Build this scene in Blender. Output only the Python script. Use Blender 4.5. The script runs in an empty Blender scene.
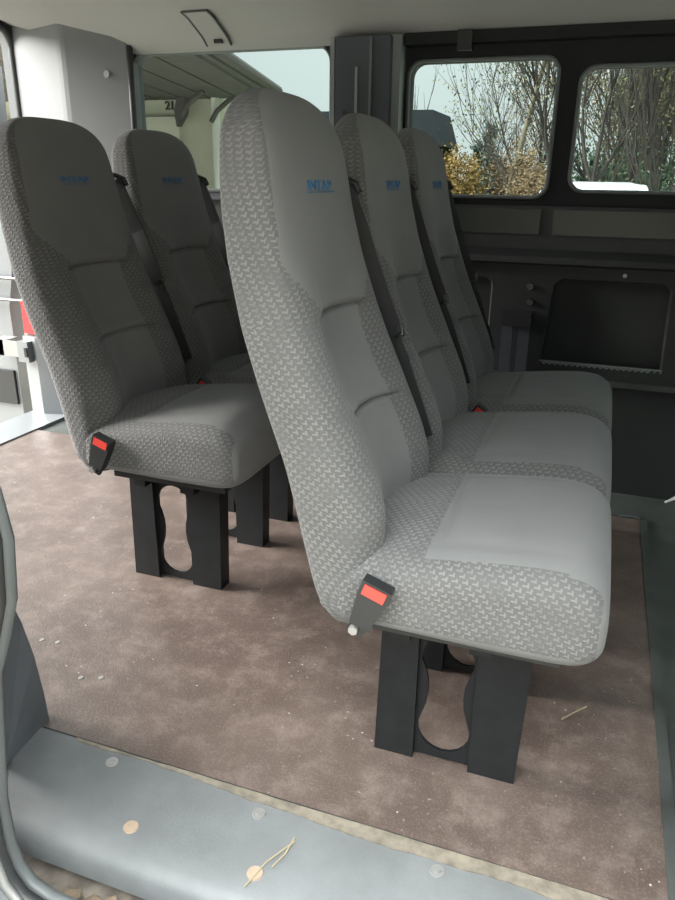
import bpy, bmesh, math, random
from mathutils import Vector, Matrix
R = math.radians
sc = bpy.context.scene
COL = sc.collection
random.seed(7)

# ------------------------------------------------------------------ camera
cd = bpy.data.cameras.new('camera'); cam = bpy.data.objects.new('camera', cd); COL.objects.link(cam)
cd.sensor_fit = 'VERTICAL'; cd.sensor_height = 36.0; cd.lens = 29.0; cd.clip_start = .02; cd.clip_end = 400
def cam_axes(pitch, yaw, roll):
    p, y, r = R(pitch), R(yaw), R(roll)
    fw = Vector((-math.sin(y)*math.cos(p), math.cos(y)*math.cos(p), -math.sin(p)))
    rt = Vector((math.cos(y), math.sin(y), 0)); up = rt.cross(fw)
    return fw, rt*math.cos(r)+up*math.sin(r), up*math.cos(r)-rt*math.sin(r)
fw, rt, up = cam_axes(20.5, 19.4, .8)
m = Matrix((rt, up, -fw)).transposed().to_4x4(); m.translation = (0, 0, 1.0)
cam.matrix_world = m
sc.camera = cam

# ------------------------------------------------------------------ world, sun, exposure
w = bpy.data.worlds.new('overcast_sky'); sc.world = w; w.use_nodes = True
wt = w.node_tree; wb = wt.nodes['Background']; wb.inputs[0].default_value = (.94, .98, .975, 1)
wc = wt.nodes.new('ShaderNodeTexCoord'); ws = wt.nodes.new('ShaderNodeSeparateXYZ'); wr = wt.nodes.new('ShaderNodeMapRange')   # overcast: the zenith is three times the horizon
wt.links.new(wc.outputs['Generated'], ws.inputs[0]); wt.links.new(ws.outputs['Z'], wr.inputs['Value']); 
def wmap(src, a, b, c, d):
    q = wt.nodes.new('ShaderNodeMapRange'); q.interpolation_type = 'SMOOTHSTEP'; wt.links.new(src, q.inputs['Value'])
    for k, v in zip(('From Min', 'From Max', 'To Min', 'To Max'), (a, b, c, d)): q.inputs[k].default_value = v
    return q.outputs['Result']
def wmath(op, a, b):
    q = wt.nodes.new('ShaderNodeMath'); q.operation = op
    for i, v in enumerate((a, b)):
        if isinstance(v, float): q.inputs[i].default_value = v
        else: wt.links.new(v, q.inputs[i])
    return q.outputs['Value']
# low sky dimmed on camera side and at rear, added to darken deep interior
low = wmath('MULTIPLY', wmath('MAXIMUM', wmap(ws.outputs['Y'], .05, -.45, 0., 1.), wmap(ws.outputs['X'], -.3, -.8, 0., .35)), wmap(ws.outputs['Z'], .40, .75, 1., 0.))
# bright sky patch added high on camera side to light the near seats
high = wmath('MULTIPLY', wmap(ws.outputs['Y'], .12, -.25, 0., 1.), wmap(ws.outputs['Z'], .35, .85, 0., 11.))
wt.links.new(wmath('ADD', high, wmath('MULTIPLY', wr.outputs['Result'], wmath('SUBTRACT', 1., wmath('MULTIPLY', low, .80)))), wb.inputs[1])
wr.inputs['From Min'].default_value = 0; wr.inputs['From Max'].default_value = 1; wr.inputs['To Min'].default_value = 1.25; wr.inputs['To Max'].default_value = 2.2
sd = bpy.data.lights.new('sun', 'SUN'); sun = bpy.data.objects.new('sun', sd); COL.objects.link(sun)
sd.energy = 13.5; sd.angle = R(38); sd.color = (1, .97, .93)
sun.rotation_euler = Vector((.85, .20, -.48)).to_track_quat('-Z', 'Y').to_euler()
sc.view_settings.view_transform = 'Standard'; sc.view_settings.look = 'None'
sc.view_settings.exposure = .5; sc.view_settings.gamma = 1; sc.view_settings.use_curve_mapping = False
try: sc.cycles.use_denoising = True
except Exception: pass
sc.cycles.max_bounces = 10; sc.cycles.diffuse_bounces = 6; sc.cycles.transparent_max_bounces = 16

# ------------------------------------------------------------------ materials
class NT:
    def __init__(s, name):
        s.m = bpy.data.materials.new(name); s.m.use_nodes = True
        s.t = s.m.node_tree; s.b = s.t.nodes['Principled BSDF']; s.o = s.t.nodes['Material Output']
    def n(s, typ, **kw):
        x = s.t.nodes.new(typ)
        for k, v in kw.items():
            if k.startswith('_'): setattr(x, k[1:], v)
            else: x.inputs[k.replace('__', ' ')].default_value = v
        return x
    def l(s, a, b): s.t.links.new(a, b)
def c4(c): return (c[0], c[1], c[2], 1)
def mat(name, col, rough=.6, metal=0, var=0, scale=20, bump=0, bscale=200, spec=.5, col2=None, coord='Object'):
    N = NT(name); b = N.b
    b.inputs['Base Color'].default_value = c4(col); b.inputs['Roughness'].default_value = rough
    b.inputs['Metallic'].default_value = metal; b.inputs['Specular IOR Level'].default_value = spec
    tc = N.n('ShaderNodeTexCoord')
    if var or col2:
        no = N.n('ShaderNodeTexNoise', Scale=scale, Detail=5, Roughness=.6); N.l(tc.outputs[coord], no.inputs['Vector'])
        mx = N.n('ShaderNodeMix', _data_type='RGBA')
        a = tuple(x*(1-var) for x in col); d = col2 or tuple(min(1, x*(1+var)) for x in col)
        mx.inputs['A'].default_value = c4(a); mx.inputs['B'].default_value = c4(d)
        rp = N.n('ShaderNodeMapRange'); rp.inputs['From Min'].default_value = .3; rp.inputs['From Max'].default_value = .7
        N.l(no.outputs['Fac'], rp.inputs['Value']); N.l(rp.outputs['Result'], mx.inputs['Factor']); N.l(mx.outputs['Result'], b.inputs['Base Color'])
    if bump:
        n2 = N.n('ShaderNodeTexNoise', Scale=bscale, Detail=3); N.l(tc.outputs[coord], n2.inputs['Vector'])
        bp = N.n('ShaderNodeBump', Strength=bump, Distance=.002); N.l(n2.outputs['Fac'], bp.inputs['Height']); N.l(bp.outputs['Normal'], b.inputs['Normal'])
    return N.m
def fabric(name, base, light, patterned):
    N = NT(name); b = N.b; b.inputs['Roughness'].default_value = .92; b.inputs['Specular IOR Level'].default_value = .2
    try: b.inputs['Sheen Weight'].default_value = .12; b.inputs['Sheen Roughness'].default_value = .5
    except Exception: pass
    uv = N.n('ShaderNodeUVMap')
    fine = N.n('ShaderNodeTexNoise', Scale=700, Detail=2); N.l(uv.outputs['UV'], fine.inputs['Vector'])
    wide = N.n('ShaderNodeTexNoise', Scale=9, Detail=4); N.l(uv.outputs['UV'], wide.inputs['Vector'])
    mw = N.n('ShaderNodeMix', _data_type='RGBA'); mw.inputs['A'].default_value = c4([x*.9 for x in base]); mw.inputs['B'].default_value = c4([x*1.12 for x in base])
    N.l(wide.outputs['Fac'], mw.inputs['Factor'])
    col = mw.outputs['Result']; h = fine.outputs['Fac']
    if patterned:
        # woven staircase figure: slim skewed bricks with pale risers between them
        def mt(op, x, y=None):
            q = N.n('ShaderNodeMath', _operation=op)
            for i_, v_ in enumerate((x, y)):
                if v_ is None: continue
                if isinstance(v_, (int, float)): q.inputs[i_].default_value = v_
                else: N.l(v_, q.inputs[i_])
            return q.outputs['Value']
        def soft(x, a_, b_):
            q = N.n('ShaderNodeMapRange', _interpolation_type='SMOOTHSTEP'); q.inputs['From Min'].default_value = a_; q.inputs['From Max'].default_value = b_; N.l(x, q.inputs['Value']); return q.outputs['Result']
        wob = N.n('ShaderNodeTexNoise', Scale=90, Detail=1); N.l(uv.outputs['UV'], wob.inputs['Vector'])
        va = N.n('ShaderNodeVectorMath', _operation='SCALE'); va.inputs['Scale'].default_value = .0022; N.l(wob.outputs['Color'], va.inputs[0])
        ad = N.n('ShaderNodeVectorMath', _operation='ADD'); N.l(uv.outputs['UV'], ad.inputs[0]); N.l(va.outputs['Vector'], ad.inputs[1])
        sx = N.n('ShaderNodeSeparateXYZ'); N.l(ad.outputs['Vector'], sx.inputs[0])
        uu, vv = (sx.outputs['Y'], sx.outputs['X']) if patterned == 'swap' else (sx.outputs['X'], sx.outputs['Y'])
        vr = mt('DIVIDE', vv, .0088); row = mt('FLOOR', vr)
        ur = mt('ADD', mt('DIVIDE', uu, .0160), mt('MULTIPLY', row, .37))
        f_ = mt('FRACT', ur); g_ = mt('FRACT', vr)
        bar = mt('MULTIPLY', mt('MULTIPLY', mt('SUBTRACT', 1.0, soft(f_, .52, .66)), soft(f_, .0, .1)), mt('MULTIPLY', soft(g_, .05, .2), mt('SUBTRACT', 1.0, soft(g_, .38, .56))))
        ris = mt('MULTIPLY', mt('MULTIPLY', soft(f_, .40, .50), mt('SUBTRACT', 1.0, soft(f_, .58, .70))), mt('SUBTRACT', 1.0, soft(g_, .80, 1.0)))
        both = mt('MAXIMUM', bar, ris)
        w2 = N.n('ShaderNodeTexNoise', Scale=26, Detail=2); N.l(uv.outputs['UV'], w2.inputs['Vector'])
        ml = N.n('ShaderNodeMath', _operation='MULTIPLY'); N.l(both, ml.inputs[0]); N.l(soft(w2.outputs['Fac'], .15, .6), ml.inputs[1])
        mm = N.n('ShaderNodeMix', _data_type='RGBA'); mm.inputs['B'].default_value = c4(light); N.l(col, mm.inputs['A']); N.l(ml.outputs['Value'], mm.inputs['Factor'])
        col = mm.outputs['Result']
        hh = N.n('ShaderNodeMath', _operation='MULTIPLY_ADD'); N.l(fine.outputs['Fac'], hh.inputs[0]); hh.inputs[1].default_value = .15; N.l(ml.outputs['Value'], hh.inputs[2])
        h = hh.outputs['Value']
    N.l(col, b.inputs['Base Color'])
    bp = N.n('ShaderNodeBump', Strength=.55 if patterned else .25, Distance=.0018); N.l(h, bp.inputs['Height']); N.l(bp.outputs['Normal'], b.inputs['Normal'])
    return N.m
def glass(name, tint, refl=.03):
    N = NT(name); t = N.t; t.nodes.remove(N.b)
    tr = N.n('ShaderNodeBsdfTransparent'); tr.inputs['Color'].default_value = c4(tint)
    gl = N.n('ShaderNodeBsdfGlossy'); gl.inputs['Roughness'].default_value = .03; gl.inputs['Color'].default_value = (1, 1, 1, 1)
    fr = N.n('ShaderNodeFresnel', IOR=1.45); mx = N.n('ShaderNodeMixShader')
    ml = N.n('ShaderNodeMath', _operation='MULTIPLY'); N.l(fr.outputs['Fac'], ml.inputs[0]); ml.inputs[1].default_value = refl*5
    N.l(ml.outputs['Value'], mx.inputs['Fac']); N.l(tr.outputs['BSDF'], mx.inputs[1]); N.l(gl.outputs['BSDF'], mx.inputs[2]); N.l(mx.outputs['Shader'], N.o.inputs['Surface'])
    return N.m
def plywood():
    N = NT('anti_slip_plywood'); b = N.b; tc = N.n('ShaderNodeTexCoord')
    def noise(s, d=6, r=.65):
        x = N.n('ShaderNodeTexNoise', Scale=s, Detail=d, Roughness=r); N.l(tc.outputs['Object'], x.inputs['Vector']); return x
    def ramp(src, a, d):
        x = N.n('ShaderNodeMapRange'); x.inputs['From Min'].default_value = a; x.inputs['From Max'].default_value = d; N.l(src, x.inputs['Value']); return x.outputs['Result']
    def mixc(A, B, f):
        x = N.n('ShaderNodeMix', _data_type='RGBA')
        for k, v in (('A', A), ('B', B)):
            if isinstance(v, tuple): x.inputs[k].default_value = c4(v)
            else: N.l(v, x.inputs[k])
        N.l(f, x.inputs['Factor']); return x.outputs['Result']
    c = mixc((.055, .038, .031), (.100, .074, .062), ramp(noise(3.5).outputs['Fac'], .32, .7))
    c = mixc(c, (.20, .162, .142), ramp(noise(14, 9, .8).outputs['Fac'], .48, .90))          # trodden-in dust
    c = mixc(c, (.44, .41, .38), ramp(noise(70, 4, .7).outputs['Fac'], .66, .80))
    c = mixc(c, (.19, .165, .15), ramp(noise(230, 3, .6).outputs['Fac'], .50, 1.0))
    vo = N.n('ShaderNodeTexVoronoi', Scale=42); N.l(tc.outputs['Object'], vo.inputs['Vector'])
    rr = N.n('ShaderNodeMapRange'); rr.inputs['From Min'].default_value = .10; rr.inputs['From Max'].default_value = .04; N.l(vo.outputs['Distance'], rr.inputs['Value'])
    ms = N.n('ShaderNodeMath', _operation='MULTIPLY'); N.l(rr.outputs['Result'], ms.inputs[0]); N.l(ramp(noise(6, 2).outputs['Fac'], .5, .62), ms.inputs[1])
    c = mixc(c, (.48, .45, .41), ms.outputs['Value'])                                        # pale crumbs
    N.l(c, b.inputs['Base Color'])
    mr = N.n('ShaderNodeMapRange'); mr.inputs['To Min'].default_value = .27; mr.inputs['To Max'].default_value = .5; b.inputs['Specular IOR Level'].default_value = .8; N.l(noise(9, 8).outputs['Fac'], mr.inputs['Value']); N.l(mr.outputs['Result'], b.inputs['Roughness'])
    v2 = N.n('ShaderNodeTexVoronoi', Scale=260); N.l(tc.outputs['Object'], v2.inputs['Vector'])
    bp = N.n('ShaderNodeBump', Strength=.35, Distance=.001); N.l(v2.outputs['Distance'], bp.inputs['Height']); N.l(bp.outputs['Normal'], b.inputs['Normal'])
    return N.m
def paving():
    N = NT('block_paving'); b = N.b; tc = N.n('ShaderNodeTexCoord')
    br = N.n('ShaderNodeTexBrick'); br.inputs['Scale'].default_value = 1; br.inputs['Brick Width'].default_value = .2; br.inputs['Row Height'].default_value = .1
    br.inputs['Mortar Size'].default_value = .006; br.inputs['Color1'].default_value = (.33, .31, .26, 1); br.inputs['Color2'].default_value = (.27, .25, .21, 1); br.inputs['Mortar'].default_value = (.25, .23, .18, 1)
    N.l(tc.outputs['Object'], br.inputs['Vector']); N.l(br.outputs['Color'], b.inputs['Base Color']); b.inputs['Roughness'].default_value = .9
    return N.m
M = dict(
    fab=fabric('plain_grey_fabric', (.152, .152, .151), (.2, .2, .2), False),
    pat=fabric('woven_grey_fabric', (.102, .102, .101), (.172, .170, .166), True),
    pat2=fabric('woven_grey_fabric_across', (.102, .102, .101), (.172, .170, .166), 'swap'),
    black=mat('black_powder_coat', (.009, .010, .011), .45, spec=.3, var=.25, scale=30),
    plastic=mat('black_plastic', (.015, .016, .017), .45),
    web=mat('black_belt_webbing', (.014, .015, .017), .6, bump=.4, bscale=600),
    red=mat('red_button_plastic', (.62, .05, .035), .4),
    orange=mat('orange_button_plastic', (.75, .16, .03), .4),
    steel=mat('zinc_plated_steel', (.30, .30, .29), .45, metal=.55),
    blue=mat('blue_thread', (.03, .13, .27), .7),
    ply=plywood(),
    metalfloor=mat('grey_painted_floor', (.045, .050, .047), .55, var=.3, scale=6, bump=.1),
    step=mat('grey_step_moulding', (.115, .122, .124), .55, var=.22, scale=5, bump=.25, bscale=350),
    rag=mat('worn_plywood_edge', (.135, .118, .092), .9, var=.35, scale=40),
    peach=mat('peach_plastic_cap', (.27, .205, .15), .6, var=.15, scale=60),
    dirt=mat('dusty_sill_paint', (.11, .095, .078), .85, var=.5, scale=25, bump=.5, bscale=90),
    head=mat('grey_headliner', (.27, .275, .262), .95, bump=.15, bscale=500),
    grey=mat('grey_trim_plastic', (.105, .114, .119), .55, var=.06, scale=3),
    midgrey=mat('mid_grey_paint', (.20, .22, .22), .5),
    kick=mat('kick_panel_plastic', (.075, .083, .09), .5, var=.2, scale=8),
    blueblack=mat('dark_blue_grey_trim', (.045, .052, .062), .5, var=.12, scale=4),
    darkwall=mat('dark_wall_trim', (.017, .020, .020), .6, var=.2, scale=5, bump=.15, bscale=300),
    darkpanel=mat('dark_pocket_panel', (.032, .036, .035), .7, var=.2, scale=4),
    olive=mat('dull_olive_inset', (.026, .030, .023), .4),
    frame=mat('black_window_frame', (.010, .012, .013), .65, spec=.25),
    darksteel=mat('dark_hook_steel', (.10, .10, .10), .3, metal=.8),
    seal=mat('black_rubber_seal', (.03, .032, .033), .5),
    sealgrey=mat('grey_rubber_seal', (.10, .11, .11), .5),
    silver=mat('silver_car_paint', (.20, .21, .218), .35, metal=.3),
    tail=mat('red_tail_light_lens', (.38, .012, .016), .2),
    glass=glass('tinted_window_glass', (.60, .65, .64)),
    clear=glass('clear_glass', (.85, .9, .88)),
    ground=paving(),
    plaster=mat('cream_render', (.58, .57, .47), .9, var=.05, scale=4),
    plaster2=mat('pale_plinth_render', (.66, .65, .56), .9, var=.05, scale=4),
    soffit=mat('brown_grey_soffit_boards', (.105, .095, .09), .8, var=.2, scale=8),
    roof=mat('grey_roof_tiles', (.13, .12, .115), .8, var=.2, scale=6),
    white=mat('white_paint', (.8, .8, .78), .4),
    ink=mat('black_number_paint', (.03, .03, .03), .6),
    slate=mat('dark_slate_cladding', (.028, .032, .036), .9, spec=.1, var=.15, scale=3),
    bark=mat('grey_brown_bark', (.042, .034, .028), .9, var=.3, scale=10),
    polewood=mat('weathered_pole', (.22, .18, .13), .9, var=.2, scale=10),
    leaf_orange=mat('golden_leaves', (.18, .105, .022), .8, var=.35, scale=3),
    leaf_brown=mat('russet_leaves', (.15, .095, .045), .8, var=.45, scale=3),
    leaf_olive=mat('olive_leaves', (.125, .125, .055), .8, var=.4, scale=2),
    leaf_green=mat('dark_green_needles', (.035, .07, .032), .8, var=.35, scale=2),
    leaf_dark=mat('bluish_conifer_needles', (.05, .075, .065), .8, var=.3, scale=2),
    straw=mat('dry_straw', (.26, .22, .14), .9),
    leaflitter=mat('dead_leaf', (.12, .092, .062), .9, var=.3, scale=50),
    carpaint=mat('white_car_paint', (.5, .52, .53), .25),
    carglass=mat('dark_car_glass', (.03, .035, .04), .1),
    tyre=mat('tyre_rubber', (.02, .02, .02), .8),
    grass=mat('dull_lawn', (.14, .20, .07), .95, var=.3, scale=2),
)

# ------------------------------------------------------------------ mesh helpers
def link(name, me, mats, parent=None, smooth=False):
    o = bpy.data.objects.new(name, me); COL.objects.link(o)
    for x in (mats if isinstance(mats, (list, tuple)) else [mats]): me.materials.append(x)
    if parent: o.parent = parent
    if smooth:
        for p in me.polygons: p.use_smooth = True
    return o
def obj(name, bm, mats, parent=None, smooth=False, bevel=0, seg=2, autosmooth=False):
    if bevel:
        es = [e for e in bm.edges if len(e.link_faces) == 2 and e.calc_face_angle(0) > R(35)]
        bmesh.ops.bevel(bm, geom=es, offset=bevel, segments=seg, affect='EDGES', profile=.6, clamp_overlap=True)
    bmesh.ops.recalc_face_normals(bm, faces=bm.faces)
    me = bpy.data.meshes.new(name); bm.to_mesh(me); bm.free()
    o = link(name, me, mats, parent, smooth)
    if autosmooth:
        for p in me.polygons: p.use_smooth = True
        try: me.set_sharp_from_angle(angle=R(35))
        except Exception: pass
    return o
def BM(): return bmesh.new()
def box(bm, x0, x1, y0, y1, z0, z1, mi=0, mtx=None):
    P = [Vector((x, y, z)) for z in (z0, z1) for y in (y0, y1) for x in (x0, x1)]
    if mtx: P = [mtx @ p for p in P]
    v = [bm.verts.new(p) for p in P]
    for f in ((0, 2, 3, 1), (4, 5, 7, 6), (0, 1, 5, 4), (2, 6, 7, 3), (0, 4, 6, 2), (1, 3, 7, 5)):
        bm.faces.new([v[i] for i in f]).material_index = mi
def tube(bm, pts, r, n=8, cap=True, closed=False, flat=1.0):
    pts = [Vector(p) for p in pts]; rs = r if isinstance(r, (list, tuple)) else [r]*len(pts)
    rings = []; prev = None
    L = len(pts)
    for i, p in enumerate(pts):
        if closed: d = (pts[(i+1) % L]-pts[i-1])
        else: d = pts[min(i+1, L-1)]-pts[max(i-1, 0)]
        d.normalize()
        if prev is None:
            a = d.orthogonal().normalized()
        else:
            a = (prev-d*prev.dot(d)); a = a.normalized() if a.length > 1e-6 else d.orthogonal().normalized()
        prev = a; b = d.cross(a)
        rings.append([bm.verts.new(p+(a*math.cos(2*math.pi*k/n)+b*math.sin(2*math.pi*k/n)*flat)*rs[i]) for k in range(n)])
    for i in range(L-1+(1 if closed else 0)):
        A, B = rings[i], rings[(i+1) % L]
        for k in range(n): bm.faces.new((A[k], A[(k+1) % n], B[(k+1) % n], B[k]))
    if cap and not closed:
        bm.faces.new(rings[0][::-1]); bm.faces.new(rings[-1])
def strip(bm, pts, half, thick):
    """flat band following pts; half = half-width vector, thick = thickness vector"""
    rings = []
    for p in pts:
        p = Vector(p); rings.append([bm.verts.new(p+half*s+thick*t) for s, t in ((-1, -1), (1, -1), (1, 1), (-1, 1))])
    for A, B in zip(rings, rings[1:]):
        for k in range(4): bm.faces.new((A[k], A[(k+1) % 4], B[(k+1) % 4], B[k]))
    bm.faces.new(rings[0][::-1]); bm.faces.new(rings[-1])
def cyl(bm, p, d, r, h, n=16, r2=None):
    p = Vector(p); d = Vector(d).normalized(); tube(bm, [p, p+d*h], [r, r if r2 is None else r2], n)
def prism(bm, poly, axis, a, b):
    def P(u, v, t): return {'x': (t, u, v), 'y': (u, t, v), 'z': (u, v, t)}[axis]
    A = [bm.verts.new(P(u, v, a)) for u, v in poly]; B = [bm.verts.new(P(u, v, b)) for u, v in poly]
    n = len(poly); bm.faces.new(A); bm.faces.new(B[::-1])
    for i in range(n): bm.faces.new((A[i], A[(i+1) % n], B[(i+1) % n], B[i]))
def rrect(x0, x1, z0, z1, r, n=6):
    out = []
    for cx, cz, a0 in ((x1-r, z1-r, 0), (x0+r, z1-r, 90), (x0+r, z0+r, 180), (x1-r, z0+r, 270)):
        for k in range(n+1):
            a = R(a0+90*k/n); out.append((cx+r*math.cos(a), cz+r*math.sin(a)))
    return out
def plate(name, outer, holes, thick, mtx, mats, parent=None, bevel=0):
    """flat plate with holes: outline in (u, v), extruded thick/2 both ways, then placed by mtx"""
    cu = bpy.data.curves.new(name, 'CURVE'); cu.dimensions = '2D'; cu.fill_mode = 'BOTH'; cu.extrude = thick/2-bevel; cu.bevel_depth = bevel; cu.bevel_resolution = 1
    for pl in [outer]+holes:
        s = cu.splines.new('POLY'); s.points.add(len(pl)-1); s.use_cyclic_u = True
        for q, (u, v) in zip(s.points, pl): q.co = (u, v, 0, 1)
    t = bpy.data.objects.new(name, cu); COL.objects.link(t)
    dg = bpy.context.evaluated_depsgraph_get(); me = bpy.data.meshes.new_from_object(t.evaluated_get(dg))
    bpy.data.objects.remove(t); bpy.data.curves.remove(cu)
    me.materials.clear(); me.transform(mtx); me.name = name
    return link(name, me, mats, parent)
def MXZ(y): return Matrix(((1, 0, 0, 0), (0, 0, -1, y), (0, 1, 0, 0), (0, 0, 0, 1)))        # (u,v) -> x,z at y
def MYZ(x): return Matrix(((0, 0, 1, x), (1, 0, 0, 0), (0, 1, 0, 0), (0, 0, 0, 1)))         # (u,v) -> y,z at x
def text_mesh(name, s, size, mtx, m_, parent=None, depth=.001, shear=0):
    cu = bpy.data.curves.new(name, 'FONT'); cu.body = s; cu.size = size; cu.extrude = depth; cu.align_x = 'CENTER'; cu.align_y = 'CENTER'; cu.shear = shear; cu.offset = size*.012
    t = bpy.data.objects.new(name, cu); COL.objects.link(t)
    dg = bpy.context.evaluated_depsgraph_get(); me = bpy.data.meshes.new_from_object(t.evaluated_get(dg))
    bpy.data.objects.remove(t); bpy.data.curves.remove(cu)
    me.materials.clear(); me.transform(mtx); me.name = name
    return link(name, me, m_, parent)
def tag(o, label, cat, group=None, kind=None):
    o['label'] = label; o['category'] = cat
    if group: o['group'] = group
    if kind: o['kind'] = kind
    return o
def thing(name, label, cat, loc=(0, 0, 0), rz=0, group=None):
    o = bpy.data.objects.new(name, None); COL.objects.link(o); o.location = loc; o.rotation_euler = (0, 0, rz); o.empty_display_size = .05
    return tag(o, label, cat, group)
def struct(o, label=None, cat=None):
    o['kind'] = 'structure'
    if label: o['label'] = label; o['category'] = cat
    return o
def kids(o): return [c for c in bpy.data.objects if c.parent == o]
def dup(root, loc, label, rz=None):
    r = root.copy(); COL.objects.link(r); r.location = loc; r['label'] = label
    if rz is not None: r.rotation_euler = (0, 0, rz)
    for ch in kids(root):
        c = ch.copy(); COL.objects.link(c); c.parent = r
        for g in kids(ch):
            d = g.copy(); COL.objects.link(d); d.parent = c
    return r
def lerp(tab, t):
    if t <= tab[0][0]: return tab[0][1]
    for (a, u), (b, v) in zip(tab, tab[1:]):
        if t <= b:
            return u+(v-u)*(t-a)/(b-a)
    return tab[-1][1]
def sm(t, tab):   # smoothed table lookup
    return (lerp(tab, t-.02)+lerp(tab, t-.01)+2*lerp(tab, t)+lerp(tab, t+.01)+lerp(tab, t+.02))/6
def sstep(a, b, x):
    t = max(0, min(1, (x-a)/(b-a))); return t*t*(3-2*t)

# ================================================================== THE VAN SHELL
YW = 2.50                                   # inner face of the far side wall
# floor: plywood sheet, grey painted metal under and in front of it
bm = BM(); box(bm, -2.14, .222, .862, 2.285, -.016, 0)
struct(obj('floor', bm, M['ply'], bevel=.002), 'worn brown anti-slip plywood sheet covering the van floor', 'floor')
bm = BM(); box(bm, -2.24, 1.45, .70, 2.56, -.05, -.036); box(bm, -2.24, 1.45, .862, 2.56, -.036, -.008)
struct(obj('floor_front', bm, M['metalfloor']), 'dark grey painted metal floor beyond the plywood sheet', 'floor')
bm = BM(); box(bm, .215, .235, .862, 2.29, -.008, .004); box(bm, -.3, .235, 2.283, 2.30, -.008, .004)
struct(obj('trim_1', bm, M['metalfloor'], bevel=.002))
# ceiling with the cove above the far windows
cove = [(.66, 1.50), (.70, 1.515), (.85, 1.525), (1.2, 1.53), (2.0, 1.53), (2.22, 1.515), (2.36, 1.485), (2.45, 1.445), (2.50, 1.405)]
tail = [(2.60, 1.42), (2.62, 1.56), (2.0, 1.6), (1.0, 1.6), (.66, 1.56), (.60, 1.50)]
cov2 = [(.66, 1.50), (.70, 1.515), (.85, 1.525), (1.2, 1.53), (2.0, 1.53), (2.22, 1.526), (2.36, 1.518), (2.45, 1.508), (2.50, 1.505)]
tai2 = [(2.70, 1.505), (2.70, 1.60), (2.0, 1.64), (1.0, 1.64), (.66, 1.60), (.60, 1.52)]
cov3 = [(.66, 1.52), (.70, 1.535), (.85, 1.545), (1.2, 1.55), (2.0, 1.55), (2.22, 1.55), (2.36, 1.548), (2.45, 1.546), (2.50, 1.545)]
bm = BM(); R_ = []
for x, pr_ in ((1.5, cove+tail), (-1.66, cove+tail), (-1.955, cov2+tai2), (-2.12, cov2+tai2), (-2.255, cov3+tai2)): R_.append([bm.verts.new((x, y, z)) for y, z in pr_])
for A, B in zip(R_, R_[1:]):
    for k in range(len(A)): bm.faces.new((A[k], A[(k+1) % len(A)], B[(k+1) % len(A)], B[k]))
bm.faces.new(R_[0]); bm.faces.new(R_[-1][::-1])
struct(obj('ceiling', bm, M['head'], autosmooth=True), 'pale grey van headliner', 'ceiling')
# far side wall, pierced by three windows
W1 = rrect(-1.69, -.925, .955, 1.412, .055); W2 = rrect(-.66, -.197, .952, 1.352, .045); W3 = rrect(-.132, .62, .973, 1.322, .045)
o = plate('wall_far', [(-1.93, -.05), (1.45, -.05), (1.45, 1.46), (-1.93, 1.46)], [rrect(-1.73, -.92, .94, 1.415, .06), rrect(-.675, -.182, .937, 1.367, .05), rrect(-.147, .635, .958, 1.337, .05)], .04, MXZ(YW+.06), M['darkwall'])
struct(o, 'dark inner side wall of the van', 'wall')
def window(name, hole, outer, label, glassm, fm, grow=.03, deep=.055):
    r = bpy.data.objects.new(name, None); COL.objects.link(r); struct(r, label, 'window')
    plate('window_frame', outer, [hole], deep, MXZ(YW+.052-deep/2+.02), fm, r, bevel=.004)
    xs = [u for u, v in hole]; zs = [v for u, v in hole]
    plate('window_pane', rrect(min(xs)-.01, max(xs)+.01, min(zs)-.01, max(zs)+.01, .05), [], .005, MXZ(YW+.075), glassm, r)
    tube_pts = [(u, YW+.012, v) for u, v in hole]
    b2 = BM(); tube(b2, tube_pts, .006, 6, closed=True); obj('window_gasket', b2, M['sealgrey'], r, smooth=True)
    return r
window('window_1', W1, rrect(-1.74, -.90, .925, 1.43, .03), 'rear side window, house with a number seen through it', M['glass'], M['blueblack'])
window('window_2', W2, rrect(-.70, -.1655, .925, 1.392, .006), 'middle side window, orange bushes seen through it', M['glass'], M['frame'])
window('window_3', W3, rrect(-.1645, .67, .925, 1.392, .006), 'front side window, white car roof seen through its bottom edge', M['glass'], M['frame'])
# slanted black seal at the left end of window 1
bm = BM(); tube(bm, [(-1.672, YW-.025, 1.43), (-1.675, YW-.025, 1.2), (-1.679, YW-.025, .95)], .012, 8); struct(obj('trim_2', bm, M['seal'], smooth=True))
# pillar between windows 1 and 2
bm = BM(); box(bm, -.880, -.700, YW-.075, YW+.03, .55, 1.415)
pl = struct(obj('trim_3', bm, M['blueblack'], bevel=.008), 'dark blue-grey belt pillar between the rear and middle windows', 'pillar trim')
bm = BM(); box(bm, -.812, -.804, YW-.079, YW-.07, .75, 1.33); obj('belt_slot', bm, M['midgrey'], pl)
bm = BM(); box(bm, -.765, -.757, YW-.082, YW-.07, .60, 1.41); obj('edge_bead', bm, M['grey'], pl)
bm = BM(); box(bm, -.902, -.888, YW-.06, YW+.03, .60, 1.42); obj('edge_bead', bm, M['midgrey'], pl)
for zz in (1.20, 1.16):
    bm = BM(); cyl(bm, (-.845, YW-.075, zz), (0, -1, 0), .008, .004, 12); obj('screw', bm, M['plastic'], pl)
bm = BM(); box(bm, -.712, -.675, YW-.045, YW+.03, .93, 1.42); struct(obj('trim_4', bm, M['midgrey'], bevel=.008))
# top rail over the front windows
bm = BM(); box(bm, -.67, 1.4, YW-.03, YW+.03, 1.392, 1.425); struct(obj('trim_5', bm, M['frame'], bevel=.006))
bm = BM(); box(bm, -.50, -.455, YW-.045, YW-.02, 1.37, 1.425); struct(obj('trim_6', bm, M['plastic'], bevel=.004))
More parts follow.
